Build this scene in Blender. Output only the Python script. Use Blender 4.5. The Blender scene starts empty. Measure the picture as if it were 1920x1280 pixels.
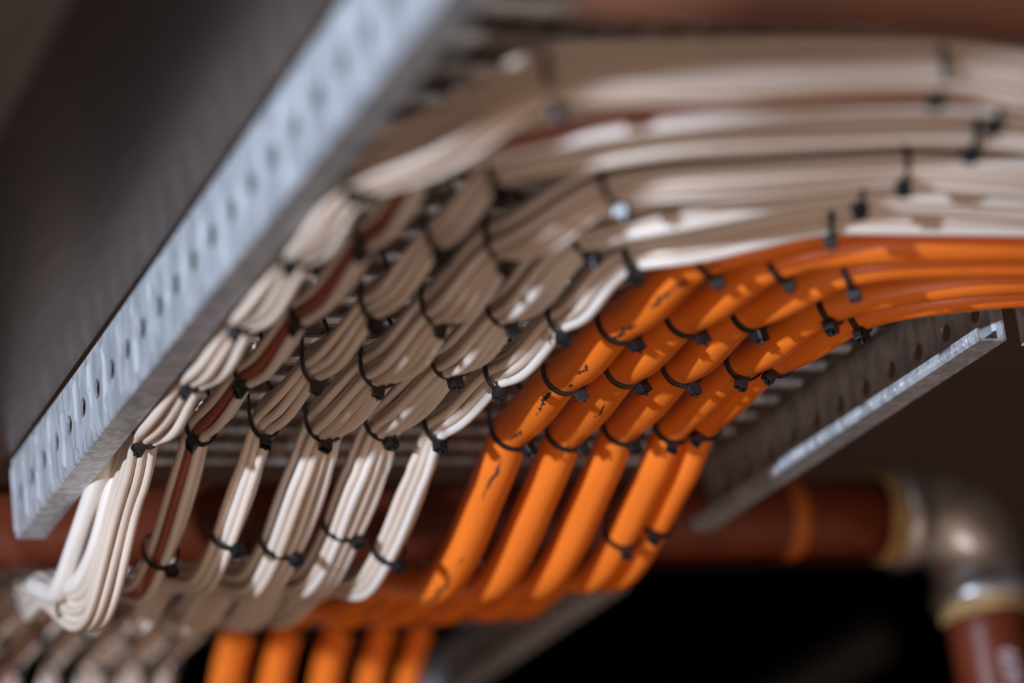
import bpy, bmesh, math, random
from mathutils import Vector, Matrix
random.seed(7)
S = bpy.context.scene
C = bpy.context.collection
EYE = 1.6                                  # height of the lens above the floor; all heights below are relative to it
R3 = math.radians

# ------------------------------------------------------------------ camera, world, lamps, exposure
cam = bpy.data.cameras.new('camera')
cam_o = bpy.data.objects.new('camera', cam); C.objects.link(cam_o); S.camera = cam_o
cam.sensor_width = 36; cam.lens = 102.215; cam.clip_start = .05
right = Vector((0.92543818, -0.36156631, -0.11328712))
down = Vector((0.01319772, 0.32956929, -0.94403914))
fwd = Vector((0.3786687, 0.87215474, 0.30976786))
M4 = Matrix((right, -down, -fwd)).transposed().to_4x4()
M4.translation = Vector((0, 0, EYE))
cam_o.matrix_world = M4
cam.dof.use_dof = True
cam.dof.focus_distance = 1.365
cam.dof.aperture_fstop = 2.8
cam.dof.aperture_blades = 9

W = bpy.data.worlds.new('room_air'); S.world = W; W.use_nodes = True
nt = W.node_tree; nt.nodes.clear()
o = nt.nodes.new('ShaderNodeOutputWorld'); bg = nt.nodes.new('ShaderNodeBackground')
tc = nt.nodes.new('ShaderNodeTexCoord'); dot = nt.nodes.new('ShaderNodeVectorMath'); dot.operation = 'DOT_PRODUCT'
d0 = Vector((-.25, -.62, -.74)).normalized(); dot.inputs[1].default_value = d0
rmp = nt.nodes.new('ShaderNodeValToRGB')
rmp.color_ramp.elements[0].position = .18; rmp.color_ramp.elements[0].color = (.0003, .0003, .0003, 1)
rmp.color_ramp.elements[1].position = 1.0; rmp.color_ramp.elements[1].color = (.52, .35, .255, 1)
e = rmp.color_ramp.elements.new(.55); e.color = (.125, .074, .048, 1)
nt.links.new(tc.outputs['Generated'], dot.inputs[0]); nt.links.new(dot.outputs['Value'], rmp.inputs[0])
nt.links.new(rmp.outputs[0], bg.inputs[0]); bg.inputs[1].default_value = 1.12
nt.links.new(bg.outputs[0], o.inputs[0])

def area(name, loc, target, size, power, color):
    l = bpy.data.lights.new(name, 'AREA'); l.shape = 'DISK'; l.size = size; l.energy = power; l.color = color
    ob = bpy.data.objects.new(name, l); C.objects.link(ob)
    ob.location = Vector(loc) + Vector((0, 0, EYE))
    ob.rotation_euler = (Vector(target) - Vector(loc)).to_track_quat('-Z', 'Y').to_euler()
    return ob
area('work_lamp', (-1.30, .27, .25), (.45, 1.25, .39), .07, 56, (.74, .87, 1.06))
area('elbow_fill', (.35, .15, -.75), (.85, 1.5, .40), .35, 2.2, (.96, .96, 1.0))  # added fill from below, there to raise highlights on the elbow

S.view_settings.view_transform = 'Standard'; S.view_settings.look = 'None'
S.view_settings.gamma = 1; S.view_settings.use_curve_mapping = False
S.view_settings.exposure = 0.0
S.cycles.max_bounces = 7
S.cycles.sample_clamp_indirect = 4

# ------------------------------------------------------------------ materials
def mat(name, base, rough=.5, metal=0., noise=None, bump=0., nscale=60, spec=.5, stretch=(1, 1, 1), vor=False):
    m = bpy.data.materials.new(name); m.use_nodes = True; t = m.node_tree
    p = t.nodes['Principled BSDF']
    p.inputs['Base Color'].default_value = (*base, 1); p.inputs['Roughness'].default_value = rough
    p.inputs['Metallic'].default_value = metal; p.inputs['Specular IOR Level'].default_value = spec
    if noise or bump:
        co = t.nodes.new('ShaderNodeTexCoord'); mp = t.nodes.new('ShaderNodeMapping'); mp.inputs['Scale'].default_value = stretch
        t.links.new(co.outputs['Object'], mp.inputs[0])
        if vor:
            n = t.nodes.new('ShaderNodeTexVoronoi'); n.inputs['Scale'].default_value = nscale; out = n.outputs['Color']
            sp = t.nodes.new('ShaderNodeSeparateColor'); t.links.new(out, sp.inputs[0]); out = sp.outputs[0]
        else:
            n = t.nodes.new('ShaderNodeTexNoise'); n.inputs['Scale'].default_value = nscale; n.inputs['Detail'].default_value = 6; out = n.outputs['Fac']
        t.links.new(mp.outputs[0], n.inputs['Vector'])
        if noise:
            r = t.nodes.new('ShaderNodeValToRGB')
            r.color_ramp.elements[0].position = .3; r.color_ramp.elements[1].position = .7
            r.color_ramp.elements[0].color = (*noise, 1); r.color_ramp.elements[1].color = (*base, 1)
            t.links.new(out, r.inputs[0]); t.links.new(r.outputs[0], p.inputs['Base Color'])
        if bump:
            b = t.nodes.new('ShaderNodeBump'); b.inputs['Strength'].default_value = bump; b.inputs['Distance'].default_value = .001
            t.links.new(out, b.inputs['Height']); t.links.new(b.outputs[0], p.inputs['Normal'])
    return m

def cable_mat(name, base, rough, marks=None, markcol=(.03, .025, .025), streak=.15, other=None):
    """jacket with faint lengthwise streaks; marks = (v centre, half width, u scale, threshold) for scuffs / print"""
    m = bpy.data.materials.new(name); m.use_nodes = True; t = m.node_tree; p = t.nodes['Principled BSDF']
    p.inputs['Roughness'].default_value = rough
    uv = t.nodes.new('ShaderNodeUVMap'); uv.uv_map = 'UVMap'
    mp = t.nodes.new('ShaderNodeMapping'); mp.inputs['Scale'].default_value = (14, 9, 1); t.links.new(uv.outputs[0], mp.inputs[0])
    n = t.nodes.new('ShaderNodeTexNoise'); n.inputs['Scale'].default_value = 1; n.inputs['Detail'].default_value = 3
    t.links.new(mp.outputs[0], n.inputs['Vector'])
    r = t.nodes.new('ShaderNodeValToRGB'); r.color_ramp.elements[0].position = .35; r.color_ramp.elements[1].position = .65
    o2 = other or tuple(c * (1 - streak) for c in base)
    r.color_ramp.elements[0].color = (*o2, 1); r.color_ramp.elements[1].color = (*base, 1)
    t.links.new(n.outputs['Fac'], r.inputs[0]); col = r.outputs[0]
    if marks:
        v0, hw, us, th = marks
        sx = t.nodes.new('ShaderNodeSeparateXYZ'); t.links.new(uv.outputs[0], sx.inputs[0])
        def math_(op, a, b=None, c=None):
            k = t.nodes.new('ShaderNodeMath'); k.operation = op
            for i, q in enumerate((a, b, c)):
                if q is None: continue
                if isinstance(q, (int, float)): k.inputs[i].default_value = q
                else: t.links.new(q, k.inputs[i])
            return k.outputs[0]
        w1 = t.nodes.new('ShaderNodeTexNoise'); w1.noise_dimensions = '1D'; w1.inputs['Scale'].default_value = 30; w1.inputs['Detail'].default_value = 8; w1.inputs['Roughness'].default_value = .75
        t.links.new(sx.outputs[0], w1.inputs['W'])
        wob = math_('MULTIPLY_ADD', w1.outputs['Fac'], .20, -.10)
        dv = math_('ABSOLUTE', math_('SUBTRACT', math_('SUBTRACT', sx.outputs[1], v0), wob))
        w2 = t.nodes.new('ShaderNodeTexNoise'); w2.noise_dimensions = '1D'; w2.inputs['Scale'].default_value = us; w2.inputs['Detail'].default_value = 5
        t.links.new(sx.outputs[0], w2.inputs['W'])
        wid = math_('MINIMUM', math_('MULTIPLY', math_('SUBTRACT', w2.outputs['Fac'], th), hw * 6), hw * .42)
        msk = math_('LESS_THAN', dv, wid)
        mx = t.nodes.new('ShaderNodeMix'); mx.data_type = 'RGBA'
        t.links.new(msk, mx.inputs[0]); t.links.new(col, mx.inputs[6]); mx.inputs[7].default_value = (*markcol, 1)
        col = mx.outputs[2]
    t.links.new(col, p.inputs['Base Color'])
    return m

M_WHITE = [cable_mat('white_jacket', (.79, .67, .57), .42), cable_mat('ivory_jacket', (.72, .585, .48), .45), cable_mat('cool_white_jacket', (.80, .72, .65), .40)]
M_REDD = cable_mat('red_brown_jacket', (.33, .085, .05), .4)
M_ORANGE = cable_mat('orange_jacket', (.93, .212, .022), .36, streak=.12)
M_ORANGE_M = cable_mat('scuffed_orange_jacket', (.93, .208, .021), .38, marks=(.67, .036, 20, .49), streak=.12)
M_ORANGE_S = cable_mat('speckled_orange_jacket', (.93, .212, .022), .36, marks=(.69, .02, 30, .60), streak=.12)
M_PRINT = cable_mat('printed_white_jacket', (.78, .69, .62), .45, marks=(.80, .05, 900, .5), markcol=(.18, .12, .09))
M_TIE = mat('black_nylon', (.012, .012, .014), .32, spec=.6)
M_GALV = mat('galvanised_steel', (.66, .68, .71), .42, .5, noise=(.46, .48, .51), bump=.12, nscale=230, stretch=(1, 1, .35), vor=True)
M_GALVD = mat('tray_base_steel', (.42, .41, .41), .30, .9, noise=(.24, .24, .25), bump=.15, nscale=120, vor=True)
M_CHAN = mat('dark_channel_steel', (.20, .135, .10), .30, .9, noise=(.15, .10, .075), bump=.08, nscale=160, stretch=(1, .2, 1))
M_PIPE = mat('rust_red_paint', (.165, .034, .014), .33, noise=(.12, .024, .010), bump=.1, nscale=35, spec=.5)
M_ELB = mat('cast_zinc', (.66, .66, .66), .31, .8, noise=(.45, .45, .45), bump=.18, nscale=60)
M_PIPE2 = mat('dull_brown_paint', (.15, .055, .028), .5, noise=(.11, .042, .022), bump=.1, nscale=20)
M_HEMP = mat('thread_hemp', (.62, .42, .18), .8, noise=(.25, .14, .05), bump=.9, nscale=300, stretch=(1, 1, 1))
M_BAND = mat('orange_band', (.48, .12, .015), .5)
M_CHALK = mat('white_marker_paint', (.5, .42, .46), .7)
M_WOOD = mat('stained_timber', (.085, .045, .028), .65, noise=(.045, .025, .017), bump=.2, nscale=9, stretch=(.2, 9, 9))
M_DARK = mat('dark_plaster', (.035, .022, .018), .9, noise=(.02, .014, .012), nscale=4)
M_BLACK = mat('unlit_black_wall', (.0008, .0008, .0009), 1.0, spec=0)  # darkness of the unlit far room put into the wall's base colour
M_DIM = mat('dull_grey_steel', (.05, .047, .047), .6, .4)

# ------------------------------------------------------------------ mesh helpers
class MB:
    def __init__(s): s.v = []; s.f = []; s.uv = []
    def add(s, vs, fs, uvs=None):
        b = len(s.v); s.v += [Vector(v) for v in vs]; s.f += [tuple(i + b for i in f) for f in fs]
        s.uv += uvs if uvs else [None] * len(fs)
    def box(s, a, b):
        (x0, y0, z0), (x1, y1, z1) = a, b
        s.add([(x0, y0, z0), (x1, y0, z0), (x1, y1, z0), (x0, y1, z0), (x0, y0, z1), (x1, y0, z1), (x1, y1, z1), (x0, y1, z1)],
              [(0, 3, 2, 1), (4, 5, 6, 7), (0, 1, 5, 4), (1, 2, 6, 5), (2, 3, 7, 6), (3, 0, 4, 7)])
    def build(s, name, m, parent=None, smooth=False, bevel=0, solid=0):
        me = bpy.data.meshes.new(name)
        off = Vector(parent['_base']) if parent and '_base' in parent else Vector((0, 0, 0))
        z = Vector((0, 0, 0 if parent and '_base' in parent else EYE))
        me.from_pydata([v - off + z for v in s.v], [], s.f)
        me.materials.append(m)
        if any(u for u in s.uv):
            l = me.uv_layers.new(name='UVMap'); k = 0
            for fi, f in enumerate(s.f):
                for j in range(len(f)):
                    if s.uv[fi]: l.data[k].uv = s.uv[fi][j]
                    k += 1
        if smooth:
            for p in me.polygons: p.use_smooth = True
        me.update()
        ob = bpy.data.objects.new(name, me); C.objects.link(ob)
        if parent: ob.parent = parent
        if solid:
            q = ob.modifiers.new('thickness', 'SOLIDIFY'); q.thickness = solid; q.offset = 0
        if bevel:
            q = ob.modifiers.new('rounding', 'BEVEL'); q.width = bevel; q.segments = 2; q.limit_method = 'ANGLE'
        return ob

def thing(name, label, cat, base, group=None, kind=None):
    ob = bpy.data.objects.new(name, None); C.objects.link(ob); ob.empty_display_size = .01
    ob.location = Vector(base) + Vector((0, 0, EYE)); ob['_base'] = list(base)
    ob['label'] = label; ob['category'] = cat
    if group: ob['group'] = group
    if kind: ob['kind'] = kind
    return ob
def sub(ob):                                # lets a part carry sub-parts in the same frame
    ob['_base'] = list(ob.parent['_base']); return ob

def catmull(pts, n=10):
    P = [Vector(p) for p in pts]; P = [P[0] * 2 - P[1]] + P + [P[-1] * 2 - P[-2]]; out = []
    for i in range(1, len(P) - 2):
        a, b, c, d = P[i - 1:i + 3]
        t0 = 0; t1 = t0 + (b - a).length ** .5; t2 = t1 + (c - b).length ** .5; t3 = t2 + (d - c).length ** .5
        for k in range(n):
            t = t1 + (t2 - t1) * k / n
            A1 = a * ((t1 - t) / (t1 - t0)) + b * ((t - t0) / (t1 - t0)); A2 = b * ((t2 - t) / (t2 - t1)) + c * ((t - t1) / (t2 - t1)); A3 = c * ((t3 - t) / (t3 - t2)) + d * ((t - t2) / (t3 - t2))
            B1 = A1 * ((t2 - t) / (t2 - t0)) + A2 * ((t - t0) / (t2 - t0)); B2 = A2 * ((t3 - t) / (t3 - t1)) + A3 * ((t - t1) / (t3 - t1))
            out.append(B1 * ((t2 - t) / (t2 - t1)) + B2 * ((t - t1) / (t2 - t1)))
    out.append(P[-2]); return out
def resample(P, step):
    out = [P[0].copy()]; acc = 0
    for a, b in zip(P, P[1:]):
        L = (b - a).length; t = step - acc
        while t < L: out.append(a.lerp(b, t / L)); t += step
        acc = (acc + L) % step if L else acc
    out.append(P[-1].copy()); return out
def frames(P):
    fr = []
    for i in range(len(P)):
        T = (P[min(i + 1, len(P) - 1)] - P[max(i - 1, 0)]).normalized()
        Sd = T.cross(Vector((0, 0, 1)))
        Sd = Sd.normalized() if Sd.length > 1e-4 else Vector((1, 0, 0))
        fr.append((T, Sd, Sd.cross(T).normalized()))       # tangent, side, up
    return fr
def tube(mb, P, rad, seg=8, caps=True):
    fr = frames(P); vs = []; u = [0]
    for a, b in zip(P, P[1:]): u.append(u[-1] + (b - a).length)
    for i, p in enumerate(P):
        r = rad[i] if isinstance(rad, (list, tuple)) else rad
        for k in range(seg):
            a = 2 * math.pi * k / seg
            vs.append(p + fr[i][1] * (math.cos(a) * r) + fr[i][2] * (math.sin(a) * r))
    fs = []; uv = []
    for i in range(len(P) - 1):
        for k in range(seg):
            k2 = (k + 1) % seg
            fs.append((i * seg + k, i * seg + k2, (i + 1) * seg + k2, (i + 1) * seg + k))
            uv.append([(u[i], k / seg), (u[i], (k + 1) / seg), (u[i + 1], (k + 1) / seg), (u[i + 1], k / seg)])
    if caps:
        fs += [tuple(range(seg))[::-1], tuple((len(P) - 1) * seg + k for k in range(seg))]; uv += [None, None]
    mb.add(vs, fs, uv)

# ------------------------------------------------------------------ perforated sheet helpers
def rect_loop(n, hx, hy):
    out = []
    for k in range(n):
        a = 2 * math.pi * (k + .5) / n; c, s_ = math.cos(a), math.sin(a); m_ = max(abs(c) / hx, abs(s_) / hy)
        out.append((c / m_, s_ / m_))
    return out
def holed_cell(mb, f, cu, cv, hu, hv, ru, rv, n=16, p=2.0):
    """a rectangular cell (half sizes hu, hv) round a super-elliptic hole (ru, rv); f maps (u, v) to a point"""
    angs = [math.atan2(sv * hv, su * hu) % (2 * math.pi) for su, sv in ((1, 1), (-1, 1), (-1, -1), (1, -1))]
    al = sorted(set([round(2 * math.pi * k / n, 6) for k in range(n)] + [round(a, 6) for a in angs]))
    inn, out = [], []
    for a in al:
        c, s_ = math.cos(a), math.sin(a); m_ = max(abs(c) / hu, abs(s_) / hv); out.append(f(cu + c / m_, cv + s_ / m_))
        q = (abs(c / ru) ** p + abs(s_ / rv) ** p) ** (-1 / p); inn.append(f(cu + c * q, cv + s_ * q))
    N = len(al)
    mb.add(inn + out, [(i, (i + 1) % N, N + (i + 1) % N, N + i) for i in range(N)])

ZB, ZP = .394, .435          # bottom of the rails, underside of the tray base
def rail(parent, x, side, y0, y1, axis='y', zb=ZB, zp=ZP, phase=.0):
    """C-shaped side rail: holed wall at x, bottom flange turned inward (side = +1 towards +x), return lip and ribs"""
    def W3(a, b, c): return (b, a, c) if axis == 'x' else (a, b, c)
    mb = MB(); pitch = .0277; n = int((y1 - y0) / pitch); zc = zb + .0225 * (zp - zb) / .041
    ys = y0 + phase
    if phase: mb.add([W3(x, y0, zb), W3(x, ys, zb), W3(x, ys, zp), W3(x, y0, zp)], [(0, 1, 2, 3)])
    k = 0
    while ys + (k + 1) * pitch <= y1 + 1e-6:
        cy = ys + (k + .5) * pitch; h = (zp - zb) / 2
        holed_cell(mb, lambda u, v: W3(x, u, v), cy, zb + h, pitch / 2, h, .0048, .0048, 16)
        k += 1
    ye = ys + k * pitch
    if y1 - ye > 1e-4: mb.add([W3(x, ye, zb), W3(x, y1, zb), W3(x, y1, zp), W3(x, ye, zp)], [(0, 1, 2, 3)])
    r = mb.build('side_rail', M_GALV, parent, solid=.0012)
    sub(r)
    fl = MB(); w = .014 * side
    prof = [(x, zb), (x + w, zb), (x + w, zb + .0055)]
    for (xa, za), (xb, zb_) in zip(prof, prof[1:]):
        fl.add([W3(xa, y0, za), W3(xa, y1, za), W3(xb, y1, zb_), W3(xb, y0, zb_)], [(0, 1, 2, 3)])
    fl.build('flange', M_GALV, r, solid=.0012)
    # pressed ribs between the holes, on both faces
    rb = MB()
    for j in range(k + 1):
        cy = ys + j * pitch
        for sg in (-1, 1):
            xo = x + sg * .0006; xt = x + sg * .0016
            rb.add([W3(xo, cy - .0022, zb + .003), W3(xo, cy + .0022, zb + .003), W3(xt, cy, zb + .006),
                    W3(xo, cy - .0022, zp - .003), W3(xo, cy + .0022, zp - .003), W3(xt, cy, zp - .006)],
                   [(0, 1, 2), (3, 5, 4), (0, 2, 5, 3), (1, 4, 5, 2)])
    # fine stamped knurl on the return lip
    y = y0 + .004
    xl = x + w + (.0007 * side)
    while y < y1 - .004:
        hh = random.uniform(.0016, .0034); ww = random.uniform(.0005, .0011)
        rb.add([W3(xl, y, zb + .001), W3(xl, y + ww, zb + .001), W3(xl, y + ww, zb + .001 + hh), W3(xl, y, zb + .001 + hh), W3(xl + .0006 * side, y + ww / 2, zb + .001 + hh / 2)],
               [(0, 1, 4), (1, 2, 4), (2, 3, 4), (3, 0, 4)])
        y += random.uniform(.0022, .0036)
    rb.build('pressed_ribs', M_GALV, r)
    return r

def tray_base(parent, x0, x1, y0, y1, z=ZP, along='y'):
    mb = MB(); px, py = .0165, .0277
    nx = int((x1 - x0 - .006) / px); mx = (x1 - x0 - nx * px) / 2
    ny = int((y1 - y0) / py); my = (y1 - y0 - ny * py) / 2
    f = (lambda u, v: (u, v, z))
    for i in range(nx):
        for j in range(ny):
            holed_cell(mb, f, x0 + mx + (i + .5) * px, y0 + my + (j + .5) * py, px / 2, py / 2, .0045, .0068, 4, 9)
    for a, b in ((x0, x0 + mx), (x1 - mx, x1)):
        mb.add([(a, y0, z), (b, y0, z), (b, y1, z), (a, y1, z)], [(0, 1, 2, 3)])
    for a, b in ((y0, y0 + my), (y1 - my, y1)):
        if b - a > 1e-4: mb.add([(x0 + mx, a, z), (x1 - mx, a, z), (x1 - mx, b, z), (x0 + mx, b, z)], [(0, 1, 2, 3)])
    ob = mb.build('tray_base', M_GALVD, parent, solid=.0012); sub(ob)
    rb = MB()                                    # pressed cross ribs between the rows of slots
    for j in range(ny + 1):
        yy = y0 + my + j * py
        prof = [(-.0042, 0), (-.0022, -.0022), (.0022, -.0022), (.0042, 0)]
        for (a, za), (b, zb_) in zip(prof, prof[1:]):
            if yy + a < y0 or yy + b > y1: continue
            q = z - .0007
            rb.add([(x0 + .008, yy + a, q + za), (x1 - .008, yy + a, q + za), (x1 - .008, yy + b, q + zb_), (x0 + .008, yy + b, q + zb_)], [(0, 1, 2, 3)])
    rb.build('cross_ribs', M_GALV, ob, smooth=False)
    return ob

# ------------------------------------------------------------------ the setting
def struct(name, mb, m):
    ob = mb.build(name, m); ob['kind'] = 'structure'; return ob
b = MB(); b.box((-1.5, -.6, .80), (3.2, 3.0, .86)); struct('ceiling', b, M_WOOD)
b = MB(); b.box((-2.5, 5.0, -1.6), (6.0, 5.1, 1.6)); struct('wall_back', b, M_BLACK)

# ------------------------------------------------------------------ trays
t = thing('cable_tray', 'perforated galvanised cable tray carrying the sharp rows of white bundles and orange cables', 'cable tray', (.5275, .98, ZP))
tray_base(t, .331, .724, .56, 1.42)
rail(t, .330, 1, .52, 1.42, phase=.9 - .0277 * 32)
rail(t, .725, -1, 1.097, 1.42, phase=.0075)

t = thing('cable_tray', 'galvanised branch tray meeting the long tray at a right angle, at the right edge', 'cable tray', (.95, .96, ZP))
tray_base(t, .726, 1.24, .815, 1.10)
rail(t, 1.104, -1, .738, 1.24, axis='x', phase=.02)

t = thing('cable_tray', 'blurred second cable tray beyond the red-brown pipe, lower left', 'cable tray', (.53, 1.66, ZP + .004))
tray_base(t, .305, .733, 1.566, 1.80, z=ZP + .004)
rail(t, .735, -1, 1.562, 1.96, zb=.3975, zp=.4385, phase=.01)
rail(t, .303, 1, 1.562, 1.84, zb=.3975, zp=.4385, phase=.01)

# dark steel channel alongside the left rail
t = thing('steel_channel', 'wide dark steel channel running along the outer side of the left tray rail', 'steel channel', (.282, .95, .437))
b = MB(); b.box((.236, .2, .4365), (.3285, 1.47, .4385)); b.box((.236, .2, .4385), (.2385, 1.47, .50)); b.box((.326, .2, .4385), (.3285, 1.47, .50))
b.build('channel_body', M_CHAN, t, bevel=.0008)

# ------------------------------------------------------------------ the red-brown pipe with its elbow
def lathe_path(P, rad, name, m, parent, seg=40):
    mb = MB(); tube(mb, P, rad, seg, caps=True); return mb.build(name, m, parent, smooth=True)
PY, PZ, PX = 1.53, .4305, .962
t = thing('red_brown_pipe', 'red-brown painted steel pipe crossing behind the hanging cables and turning down at a zinc elbow', 'pipe', (.55, PY, PZ - .024))
pr = .0245
hp = lathe_path([Vector((-.05 + i * .05, PY, PZ)) for i in range(19)] + [Vector((.908, PY, PZ))], pr, 'horizontal_pipe', M_PIPE, t)
sub(hp)
vp = lathe_path([Vector((PX, PY, PZ - .045 - i * .03)) for i in range(9)], pr, 'vertical_pipe', M_PIPE, t); sub(vp)
# the elbow: straight sockets, beads and a bend
er = .0300; pts = []; rad = []
def ad(p, r): pts.append(Vector(p)); rad.append(r)
bend = .032; x0 = PX - bend
for d_, r_ in ((-.026, .0285), (-.0255, .0318), (-.0225, .0330), (-.0165, .0330), (-.0150, .0318), (-.0145, er), (-.007, er)): ad((x0 + d_, PY, PZ), r_)
for k in range(0, 13):
    a = math.pi / 2 * k / 12; ad((x0 + bend * math.sin(a), PY, PZ - bend + bend * math.cos(a)), er + .0016 * math.sin(2 * a))
for d_, r_ in ((.007, er), (.0145, er), (.0150, .0318), (.0165, .0330), (.0225, .0330), (.0255, .0318), (.026, .0285)): ad((PX, PY, PZ - bend - d_), r_)
# sweep the bend in the x-z plane with a constant side vector
mb = MB(); seg = 48; vs = []
for i, p in enumerate(pts):
    if i < 7: T = Vector((1, 0, 0))
    elif i < 20: a = math.pi / 2 * (i - 7) / 12; T = Vector((math.cos(a), 0, -math.sin(a)))
    else: T = Vector((0, 0, -1))
    A = Vector((0, 1, 0)); B = T.cross(A)
    for k in range(seg):
        w_ = 2 * math.pi * k / seg; vs.append(p + A * (math.cos(w_) * rad[i]) + B * (math.sin(w_) * rad[i]))
fs = [(i * seg + k, i * seg + (k + 1) % seg, (i + 1) * seg + (k + 1) % seg, (i + 1) * seg + k) for i in range(len(pts) - 1) for k in range(seg)]
fs += [tuple(range(seg)), tuple((len(pts) - 1) * seg + k for k in range(seg))][::-1]
mb.add(vs, fs); eb = mb.build('elbow', M_ELB, t, smooth=True); eb['label'] = 'shiny zinc pipe elbow'; sub(eb)
def hemp(c, axis, name='thread_sealant', r0=.0268, L=.014, seedv=1):
    rnd = random.Random(seedv); mb = MB()
    for q in range(9):                       # windings of frayed fibre
        n = 44; r = r0 + rnd.uniform(-.0006, .0009); off = -L / 2 + L * q / 8; vs = []
        ph = rnd.random() * 6
        ring = []
        for k in range(n + 1):
            a = 2 * math.pi * k / n
            rr = r + rnd.uniform(-.0004, .0006); oo = off + .001 * math.sin(a * 2 + ph)
            ring.append(c + (Vector((oo, math.cos(a) * rr, math.sin(a) * rr)) if axis == 'x' else Vector((math.cos(a) * rr, math.sin(a) * rr, oo))))
        tube(mb, ring, .0013, 6, caps=True)
    ob = mb.build(name, M_HEMP, t, smooth=True); ob['label'] = 'yellowish hemp wound round the joint'
hemp(Vector((.901, PY, PZ)), 'x', seedv=3)
hemp(Vector((PX, PY, PZ - .0575)), 'z', seedv=5)
# orange band round the pipe
mb = MB(); tube(mb, [Vector((.826 + .0028 * i, PY, PZ)) for i in range(5)], pr + .0003, 40); mb.build('pipe_band', M_BAND, hp, smooth=True)

def wrap_text(txt, size, place, parent, m, name, depth=.0004, off=.0):
    cu = bpy.data.curves.new('tmp', 'FONT'); cu.body = txt; cu.size = size; cu.extrude = depth; cu.offset = off; cu.align_x = 'CENTER'; cu.align_y = 'CENTER'
    to = bpy.data.objects.new('tmp', cu); C.objects.link(to); bpy.context.view_layer.update()
    dg = bpy.context.evaluated_depsgraph_get(); me = bpy.data.meshes.new_from_object(to.evaluated_get(dg))
    bm = bmesh.new(); bm.from_mesh(me); bmesh.ops.triangulate(bm, faces=bm.faces); bmesh.ops.subdivide_edges(bm, edges=[e for e in bm.edges if e.calc_length() > size * .12], cuts=2)
    mb = MB(); mb.add([place(v.co.x, v.co.y, v.co.z) for v in bm.verts], [tuple(v.index for v in f.verts) for f in bm.faces]); bm.free()
    bpy.data.objects.remove(to); bpy.data.curves.remove(cu); bpy.data.meshes.remove(me)
    return mb.build(name, m, parent)
def on_vpipe(a0, zc):
    def f(x, y, z):                          # text x runs down the pipe, y round it
        a = a0 + y / pr; r = pr + .0004 + z
        return Vector((PX + math.cos(a) * r, PY + math.sin(a) * r, zc - x))
    return f
wrap_text('609', .0150, on_vpipe(R3(-101), PZ - .102), vp, M_CHALK, 'marking', off=.0003)
def on_elbow(x, y, z):
    c = Vector((x0 + bend * .72, PY, PZ - bend * .22)); vx = Vector((1, 0, 0)); vz = Vector((0, 0, 1))
    return c + vx * x + vz * y + Vector((0, -(er + .0008 - (x * x + y * y) * 8) - z, 0))
wrap_text('Gw', .011, on_elbow, eb, M_ELB, 'casting_mark', depth=.0008, off=.0003)

# blurred painted pipe above the branch tray, top edge
t = thing('red_brown_pipe', 'blurred red-brown pipe running along the top edge, above the white cables', 'pipe', (.7, .742, .38))
lathe_path([Vector((.365 + .05 * i, .742, .399)) for i in range(20)], .026, 'pipe_body', M_PIPE2, t)

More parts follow.
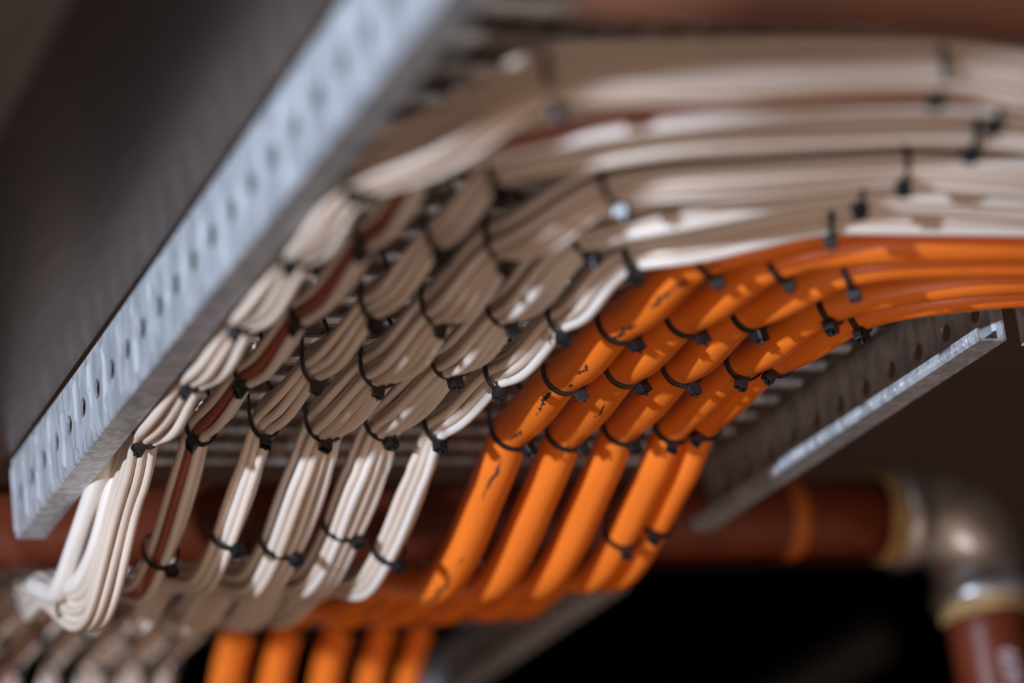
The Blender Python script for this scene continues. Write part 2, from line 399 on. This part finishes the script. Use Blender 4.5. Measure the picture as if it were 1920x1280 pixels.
# ------------------------------------------------------------------ cable ties
def tie(parent, p, T, Sd, U, a, b, top, ang, hs=1.0, tail=True):
    """strap round a bundle at p: half width a, half height b below, `top` above; head at angle ang (degrees, -90 = underneath)"""
    n = 36; mb = MB(); vs = []; w = .00125 * hs; th = .00115 * hs
    def pt(w_, extra=0):
        c, s_ = math.cos(w_), math.sin(w_)
        q = (abs(c) ** 2.2 + abs(s_) ** 2.2) ** (-1 / 2.2) if s_ > 0 else 1
        return p + Sd * (c * q * (a + extra)) + U * (s_ * q * ((top if s_ > 0 else b) + extra))
    for k in range(n):
        w_ = 2 * math.pi * k / n
        for e_, s_ in ((0, -w), (0, w), (th, w * .8), (th, -w * .8)): vs.append(pt(w_, e_) + T * s_)
    fs = [(k * 4 + j, k * 4 + (j + 1) % 4, ((k + 1) % n) * 4 + (j + 1) % 4, ((k + 1) % n) * 4 + j) for k in range(n) for j in range(4)]
    mb.add(vs, fs); ob = mb.build('cable_tie', M_TIE, parent, smooth=False); sub(ob)
    w_ = R3(ang); h0 = pt(w_, .0004); N = (pt(w_, .01) - pt(w_, 0)).normalized(); G = (pt(w_ + .05) - pt(w_ - .05)).normalized(); K = N.cross(G).normalized()
    tw = random.uniform(-.35, .35)
    G, K = G * math.cos(tw) + K * math.sin(tw), K * math.cos(tw) - G * math.sin(tw)
    hb = MB(); l, d_, hgt = .0025 * hs, .0026 * hs, .0050 * hs
    def hp_(x, y, z): return h0 + G * x + K * y + N * z
    # a hollow head: outer shell with slot opening on the outside, a raised pawl step and the cut tail
    o_ = [hp_(-l, -d_, -.0003), hp_(l, -d_, -.0003), hp_(l, d_, -.0003), hp_(-l, d_, -.0003),
          hp_(-l, -d_, hgt * .75), hp_(l, -d_, hgt), hp_(l, d_, hgt), hp_(-l, d_, hgt * .75),
          hp_(-l * .55, -d_ * .6, hgt * .81), hp_(l * .6, -d_ * .6, hgt * .96), hp_(l * .6, d_ * .6, hgt * .96), hp_(-l * .55, d_ * .6, hgt * .81),
          hp_(-l * .5, -d_ * .55, hgt * .45), hp_(l * .55, -d_ * .55, hgt * .45), hp_(l * .55, d_ * .55, hgt * .45), hp_(-l * .5, d_ * .55, hgt * .45)]
    hb.add(o_, [(0, 3, 2, 1), (0, 1, 5, 4), (1, 2, 6, 5), (2, 3, 7, 6), (3, 0, 4, 7), (4, 5, 9, 8), (5, 6, 10, 9), (6, 7, 11, 10), (7, 4, 8, 11),
                (8, 9, 13, 12), (9, 10, 14, 13), (10, 11, 15, 14), (11, 8, 12, 15), (12, 13, 14, 15)])
    if tail:
        q = .6 * w
        z1 = hgt * 1.18
        hb.add([hp_(-.0006, -q, hgt * .45), hp_(.0006, -q, hgt * .45), hp_(.0006, q, hgt * .45), hp_(-.0006, q, hgt * .45), hp_(-.0006, -q, z1), hp_(.0006, -q, z1), hp_(.0006, q, z1), hp_(-.0006, q, z1)],
               [(0, 3, 2, 1), (4, 5, 6, 7), (0, 1, 5, 4), (1, 2, 6, 5), (2, 3, 7, 6), (3, 0, 4, 7)])
    hb.build('tie_head', M_TIE, ob, bevel=.0003)
    return ob

# ------------------------------------------------------------------ cable runs
ROWS = [.870, .950, 1.030, 1.110, 1.190, 1.278]
def drop_k(y, hw): return 1 + hw * max(0, min(1, (y - 1.285) / .03)) * max(0, min(1, (1.56 - y) / .04))
def packing(A, B, d):
    out = []; n = 6
    for j in range(-n, n + 1):
        for i in range(-n, n + 1):
            x = (i + (j % 2) * .5) * d; y = j * d * .87
            if (x / (A - d * .42)) ** 2 + (y / (B - d * .42)) ** 2 <= 1.0: out.append((x, y))
    return out

def nearest(P, q, w=(1, 1, 1)):
    return min(range(len(P)), key=lambda i: sum(w[k] * (P[i][k] - q[k]) ** 2 for k in range(3)))

def drop(X, z, y1, x2, zs=1.0, dy=0.0, white_=False):
    """from the last tie down under the pipe, up into the second tray and down again"""
    tab = [(.024, -.012), (.052, -.0245), (.079, -.037), (.104, -.0450), (.126, -.0470), (.150, -.040), (.175, -.031), (.205, -.0275)]
    out = [(X, y1 + a + dy, z + c * zs) for a, c in tab]
    out += [(X + (x2 - X) * .35, 1.53, .380), (x2, 1.60, .412), (x2, 1.67, .412)]
    if white_: out += [(x2, 1.75, .412), (x2, 1.79, .394), (x2, 1.82, .357), (x2, 1.845, .31)]
    else: out += [(x2, 1.71, .394), (x2, 1.745, .357), (x2, 1.775, .31), (x2, 1.79, .25)]
    return out

def run(spec):
    """one bundle (or one thick orange cable) from the branch tray to beyond the pipe"""
    pts = spec['pts']; P = resample(catmull(pts, 12), .006)
    ties = []
    for q in spec['ties']:
        ties.append((nearest(P, q[:3], q[5] if len(q) > 5 else (1, 1, 1)), q[3], q[4]))
    ties.sort(key=lambda q: q[0])
    idx = [0] + [q[0] for q in ties] + [len(P) - 1]
    sag = spec['sag']; puff = spec['puff']
    prof = []
    for i in range(len(P)):
        j = max(k for k in range(len(idx)) if idx[k] <= i); j = min(j, len(idx) - 2)
        L = max(1, idx[j + 1] - idx[j]); s_ = (i - idx[j]) / L
        Lm = L * .006; amp = min(1, Lm / .08) if .85 < P[i].y < 1.3 else .35
        prof.append((amp * math.sin(math.pi * s_ ** 1.5) ** 1.0, s_))
    Q = [p + Vector((0, 0, -sag * prof[i][0])) for i, p in enumerate(P)]
    for i in range(3): Q = [Q[0]] + [(Q[k - 1] + Q[k] * 2 + Q[k + 1]) / 4 for k in range(1, len(Q) - 1)] + [Q[-1]]
    base = Vector(P[ties[len(ties) // 2][0]])
    root = thing(spec['name'], spec['label'], spec['cat'], base, spec['group'])
    fr = frames(Q)
    if spec['kind'] == 'bundle':
        d = spec['d']; rnd = random.Random(spec['seed'])
        pk0 = packing(spec['A'], spec['B'], d); leftish = sorted(range(len(pk0)), key=lambda k: pk0[k][0] * .9 + pk0[k][1] * .25)
        reds = [leftish[k] for k in spec.get('red', ())]
        for c, (ox, oy) in enumerate(pk0):
            f1, f2, p1, p2 = rnd.uniform(9, 16), rnd.uniform(9, 16), rnd.uniform(0, 6), rnd.uniform(0, 6)
            j1 = rnd.uniform(.03, .17)
            path = []
            for i, q in enumerate(Q):
                am = prof[i][0]; arc = i * .006
                k = .97 + puff * am; dk = drop_k(q.y, spec['hw'])
                lx = ox * k * dk * (1 + .26 * am) + j1 * am * d * math.sin(arc * f1 * 4 + p1)
                ly = oy * k * (1 - .04 * am) + j1 * am * d * math.sin(arc * f2 * 4 + p2)
                tw_ = .22 * math.sin(arc * 5.1 + spec['seed'])
                lx, ly = lx * math.cos(tw_) - ly * math.sin(tw_), lx * math.sin(tw_) + ly * math.cos(tw_)
                path.append(q + fr[i][1] * lx + fr[i][2] * ly)
            mb = MB(); tube(mb, path, d * .555, 9)
            m = rnd.choice(M_WHITE); red = c in reds
            if red: m = M_REDD
            if c in spec.get('print', ()): m = M_PRINT
            ob = mb.build('cable', m, root, smooth=True)
            if red: ob['label'] = 'red-brown cable among the white ones'
        pk = packing(spec['A'], spec['B'], d); ra = max(abs(x) for x, y in pk) + d * .5; r = max(abs(y) for x, y in pk) + d * .5
    else:
        ra = r = spec['r']; rad = []
        for i in range(len(Q)): rad.append(r * (.965 + .05 * prof[i][0]))
        mb = MB(); tube(mb, Q, rad, 24); mb.build('cable', spec['mat'], root, smooth=True)
    for i, ang, cl in ties:
        T, Sd, U = fr[i]
        rr = r + .0003
        top = rr if cl is None else max(rr, cl - Q[i].z)
        tie(root, Q[i], T, Sd, U, ra * drop_k(Q[i].y, spec.get('hw', 0)) + .0003, rr, top, ang, 1.12)
    return root

LB = 'white cable bundle'
g1 = 'white cable bundles tied under the tray'; g2 = 'thick orange cables tied under the tray'
Zt = ZP + .002
def col(X, rows, z): return [(X, y, z) for y in rows]
def tray_ties(X, rows, z, ang): return [(X, y, z, ang, Zt) for y in rows]
def t2(x2, ang, rows=(1.60, 1.67)): return [(x2, y, .412, ang, ZP + .006) for y in rows]

white = [
 dict(seed=1, d=0.0044, A=0.0086, B=0.0125, X=.356, z=.403, x2=.376, right=[(.84, .85, .412), (.70, .852, .412), (.582, .850, .412), (.535, .850, .412), (.471, .852, .412), (.420, .862, .411), (.397, .880, .410), (.378, .918, .408)],
      rows=[.945, 1.018, 1.092, 1.172, 1.255], ang=-122, lab='outermost white cable bundle, hugging the left rail and dipping lowest',
      rt=[(.552, .850, .412, -70, None), (.404, .865, .412, -75, None)], hang=[], red=()),
 dict(seed=2, d=0.0043, A=0.0086, B=0.0114, X=.391, z=.4130, x2=.402, right=[(.84, .885, .412), (.70, .875, .412), (.598, .871, .412), (.55, .869, .412), (.487, .876, .412), (.440, .894, .412), (.408, .922, .4115)],
      rows=[.950, 1.026, 1.117, 1.204, 1.286], ang=-128, lab='white cable bundle with red-brown strands, second from the left rail',
      rt=[(.590, .871, .412, -80, None)], hang=[.088], red=(1, 4)),
 dict(seed=3, d=0.0041, A=0.008, B=0.0108, X=.420, z=.4130, x2=.428, right=[(.84, .915, .412), (.70, .903, .412), (.616, .900, .412), (.567, .899, .412), (.522, .902, .412), (.468, .910, .412), (.432, .935, .4115)],
      rows=[.960, 1.025, 1.108, 1.195, 1.275], ang=-98, lab='white cable bundle third from the left rail, beside the broadest one',
      rt=[(.592, .900, .412, -85, None)], hang=[.076], red=()),
 dict(seed=4, d=0.0044, A=0.0096, B=0.0124, X=.452, z=.4130, x2=.455, right=[(.84, .943, .412), (.70, .933, .412), (.634, .930, .412), (.575, .936, .412), (.520, .941, .412), (.478, .955, .412)],
      rows=[1.032, 1.112, 1.196, 1.278], ang=-100, lab='broadest white cable bundle, its hanging part brightly lit',
      rt=[(.585, .934, .412, -95, None), (.466, .965, .412, -75, Zt)], hang=[.086], red=()),
 dict(seed=5, d=0.0042, A=0.0086, B=0.0112, X=.4815, z=.4130, x2=.480, right=[(.84, .965, .412), (.70, .955, .412), (.647, .953, .412), (.601, .958, .412), (.550, .966, .412), (.505, .985, .4115)],
      rows=[1.024, 1.108, 1.184, 1.278], ang=-80, lab='fifth white cable bundle from the left rail, second from the orange cables',
      rt=[(.578, .962, .412, -95, None)], hang=[.072], red=(), print=(12, 6, 17)),
 dict(seed=6, d=0.0041, A=0.0078, B=0.0108, X=.506, z=.4080, x2=.503, right=[(.84, .985, .410), (.70, .974, .410), (.657, .972, .410), (.611, .980, .410), (.577, .989, .410), (.535, 1.006, .410)],
      rows=[1.030, 1.109, 1.184, 1.270], ang=-95, lab='white cable bundle lying next to the orange cables',
      rt=[(.577, .989, .410, -70, None)], hang=[.085], red=()),
]
for s in white:
    X, z = s['X'], s['z']; y1 = s['rows'][-1]
    if s['seed'] == 1:
        tailp = [(.359, 1.278, .398), (.359, 1.298, .390), (.3585, 1.317, .381), (.358, 1.334, .370), (.358, 1.355, .358), (.358, 1.380, .3495), (.358, 1.412, .353), (.3575, 1.440, .366), (.359, 1.475, .382), (.363, 1.53, .3895),
                 (.376, 1.60, .412), (.376, 1.68, .412), (.376, 1.76, .412), (.376, 1.80, .394), (.376, 1.835, .357), (.376, 1.86, .31)]
        hang = [(.357, 1.43, .358, -60, None)]
    else:
        tailp = drop(X, z, y1, s['x2'], white_=True); hang = []
        for hy in s['hang']: hang.append((X, y1 + hy, z - .035, -70, None))
    pts = s['right'] + col(X, [y for y in s['rows']], z) + tailp
    ties = s['rt'] + tray_ties(X, s['rows'], z, s['ang']) + hang + t2(s['x2'], -95, (1.60, 1.67, 1.75))
    run(dict(kind='bundle', name='cable_bundle', label=s['lab'], cat='cable bundle', group=g1, pts=pts, ties=ties, sag=.0052, puff=.10, d=s['d'], A=s['A'], B=s['B'], hw=0 if s['seed'] == 1 else .26, seed=s['seed'], red=s['red'], print=s.get('print', ())))

orange = [
 dict(r=.0107, xs=[(1.03, .541), (1.112, .538), (1.186, .541), (1.277, .549)], x2=.527, right=[(.84, .998, .419), (.70, .987, .419), (.648, .987, .419), (.605, .996, .417), (.577, 1.009, .413), (.556, 1.024, .410)],
      ang=-62, mat=M_ORANGE_M, lab='thickest orange cable with long dark scuffs, beside the white bundles'),
 dict(r=.0103, xs=[(1.033, .577), (1.108, .566), (1.177, .568), (1.277, .579)], x2=.558, right=[(.84, 1.018, .412), (.72, 1.008, .412), (.672, 1.007, .412), (.632, 1.013, .412), (.600, 1.023, .411)],
      ang=-60, mat=M_ORANGE_S, lab='second of the five orange cables, counted from the white bundles'),
 dict(r=.0099, xs=[(1.044, .614), (1.101, .594), (1.177, .597), (1.273, .607)], x2=.592, right=[(.84, 1.037, .412), (.74, 1.028, .412), (.690, 1.027, .412), (.645, 1.033, .411)],
      ang=-72, mat=M_ORANGE, lab='middle one of the five thick orange cables'),
 dict(r=.0088, xs=[(1.094, .631), (1.169, .626), (1.268, .634)], x2=.622, right=[(.84, 1.058, .412), (.74, 1.051, .412), (.700, 1.051, .412), (.662, 1.065, .411)],
      ang=-105, mat=M_ORANGE, hang=(.076, -95), lab='fourth orange cable from the white bundles, tied again halfway down its drop'),
 dict(r=.0080, xs=[(1.122, .650), (1.168, .6425), (1.268, .651)], x2=.648, right=[(.84, 1.075, .412), (.76, 1.070, .412), (.716, 1.070, .412), (.680, 1.083, .411), (.660, 1.100, .410)],
      ang=-125, mat=M_ORANGE, hang=(.066, -115), lab='thinnest orange cable, nearest the right tray rail'),
]
for i, s in enumerate(orange):
    z = .4080; y1, X = s['xs'][-1]
    pts = s['right'] + [(x, y, z) for y, x in s['xs']] + drop(X, z, y1, s['x2'], 1.0)
    ties = [(x, y, z, s['ang'], Zt) for y, x in s['xs'] if not (i == 4 and y < 1.15)] + t2(s['x2'], -80)
    if i == 4: ties.append((.657, 1.108, .410, -100, Zt))
    if 'hang' in s: ties.append((X, y1 + s['hang'][0], z - .034, s['hang'][1], None))
    run(dict(kind='single', name='orange_cable', label=s['lab'], cat='cable', group=g2, pts=pts, ties=ties, sag=.0036, puff=0, r=s['r'], mat=s['mat']))

# two loose white cables dipping beside the outermost bundle; added run along the rail blocks light from its holes
for lab, pts, r in (('loose white cable hanging closest to the end of the left rail', [(.3445, .70, .4275), (.3445, 1.0, .4275), (.346, 1.20, .426), (.348, 1.28, .416), (.349, 1.318, .3985), (.349, 1.348, .387), (.349, 1.379, .376), (.349, 1.403, .368), (.349, 1.423, .3655), (.347, 1.446, .3735), (.3475, 1.462, .3795)], .0054),
                    ('loose white cable hanging between the rail-end cable and the outermost bundle', [(.3545, .70, .4285), (.3545, 1.0, .4285), (.356, 1.22, .427), (.357, 1.28, .420), (.3575, 1.31, .402), (.355, 1.330, .386), (.354, 1.350, .373), (.354, 1.372, .366), (.353, 1.395, .3625), (.352, 1.425, .369), (.352, 1.455, .378)], .0046)):
    t = thing('white_cable', lab, 'cable', pts[6], 'loose white cables by the left rail')
    mb = MB(); tube(mb, resample(catmull(pts, 12), .006), r, 12); mb.build('jacket', M_WHITE[2], t, smooth=True)

# dim steel rod and fitting far off in the dark
t = thing('steel_strut', 'dim grey steel strut in the dark behind the elbow', 'strut', (1.25, 2.6, .42))
mb = MB(); tube(mb, [Vector((1.0, 2.6, .36)), Vector((1.5, 2.6, .60))], .02, 6); mb.build('strut_body', M_DIM, t)
for k in list(bpy.data.objects):
    if '_base' in k: del k['_base']
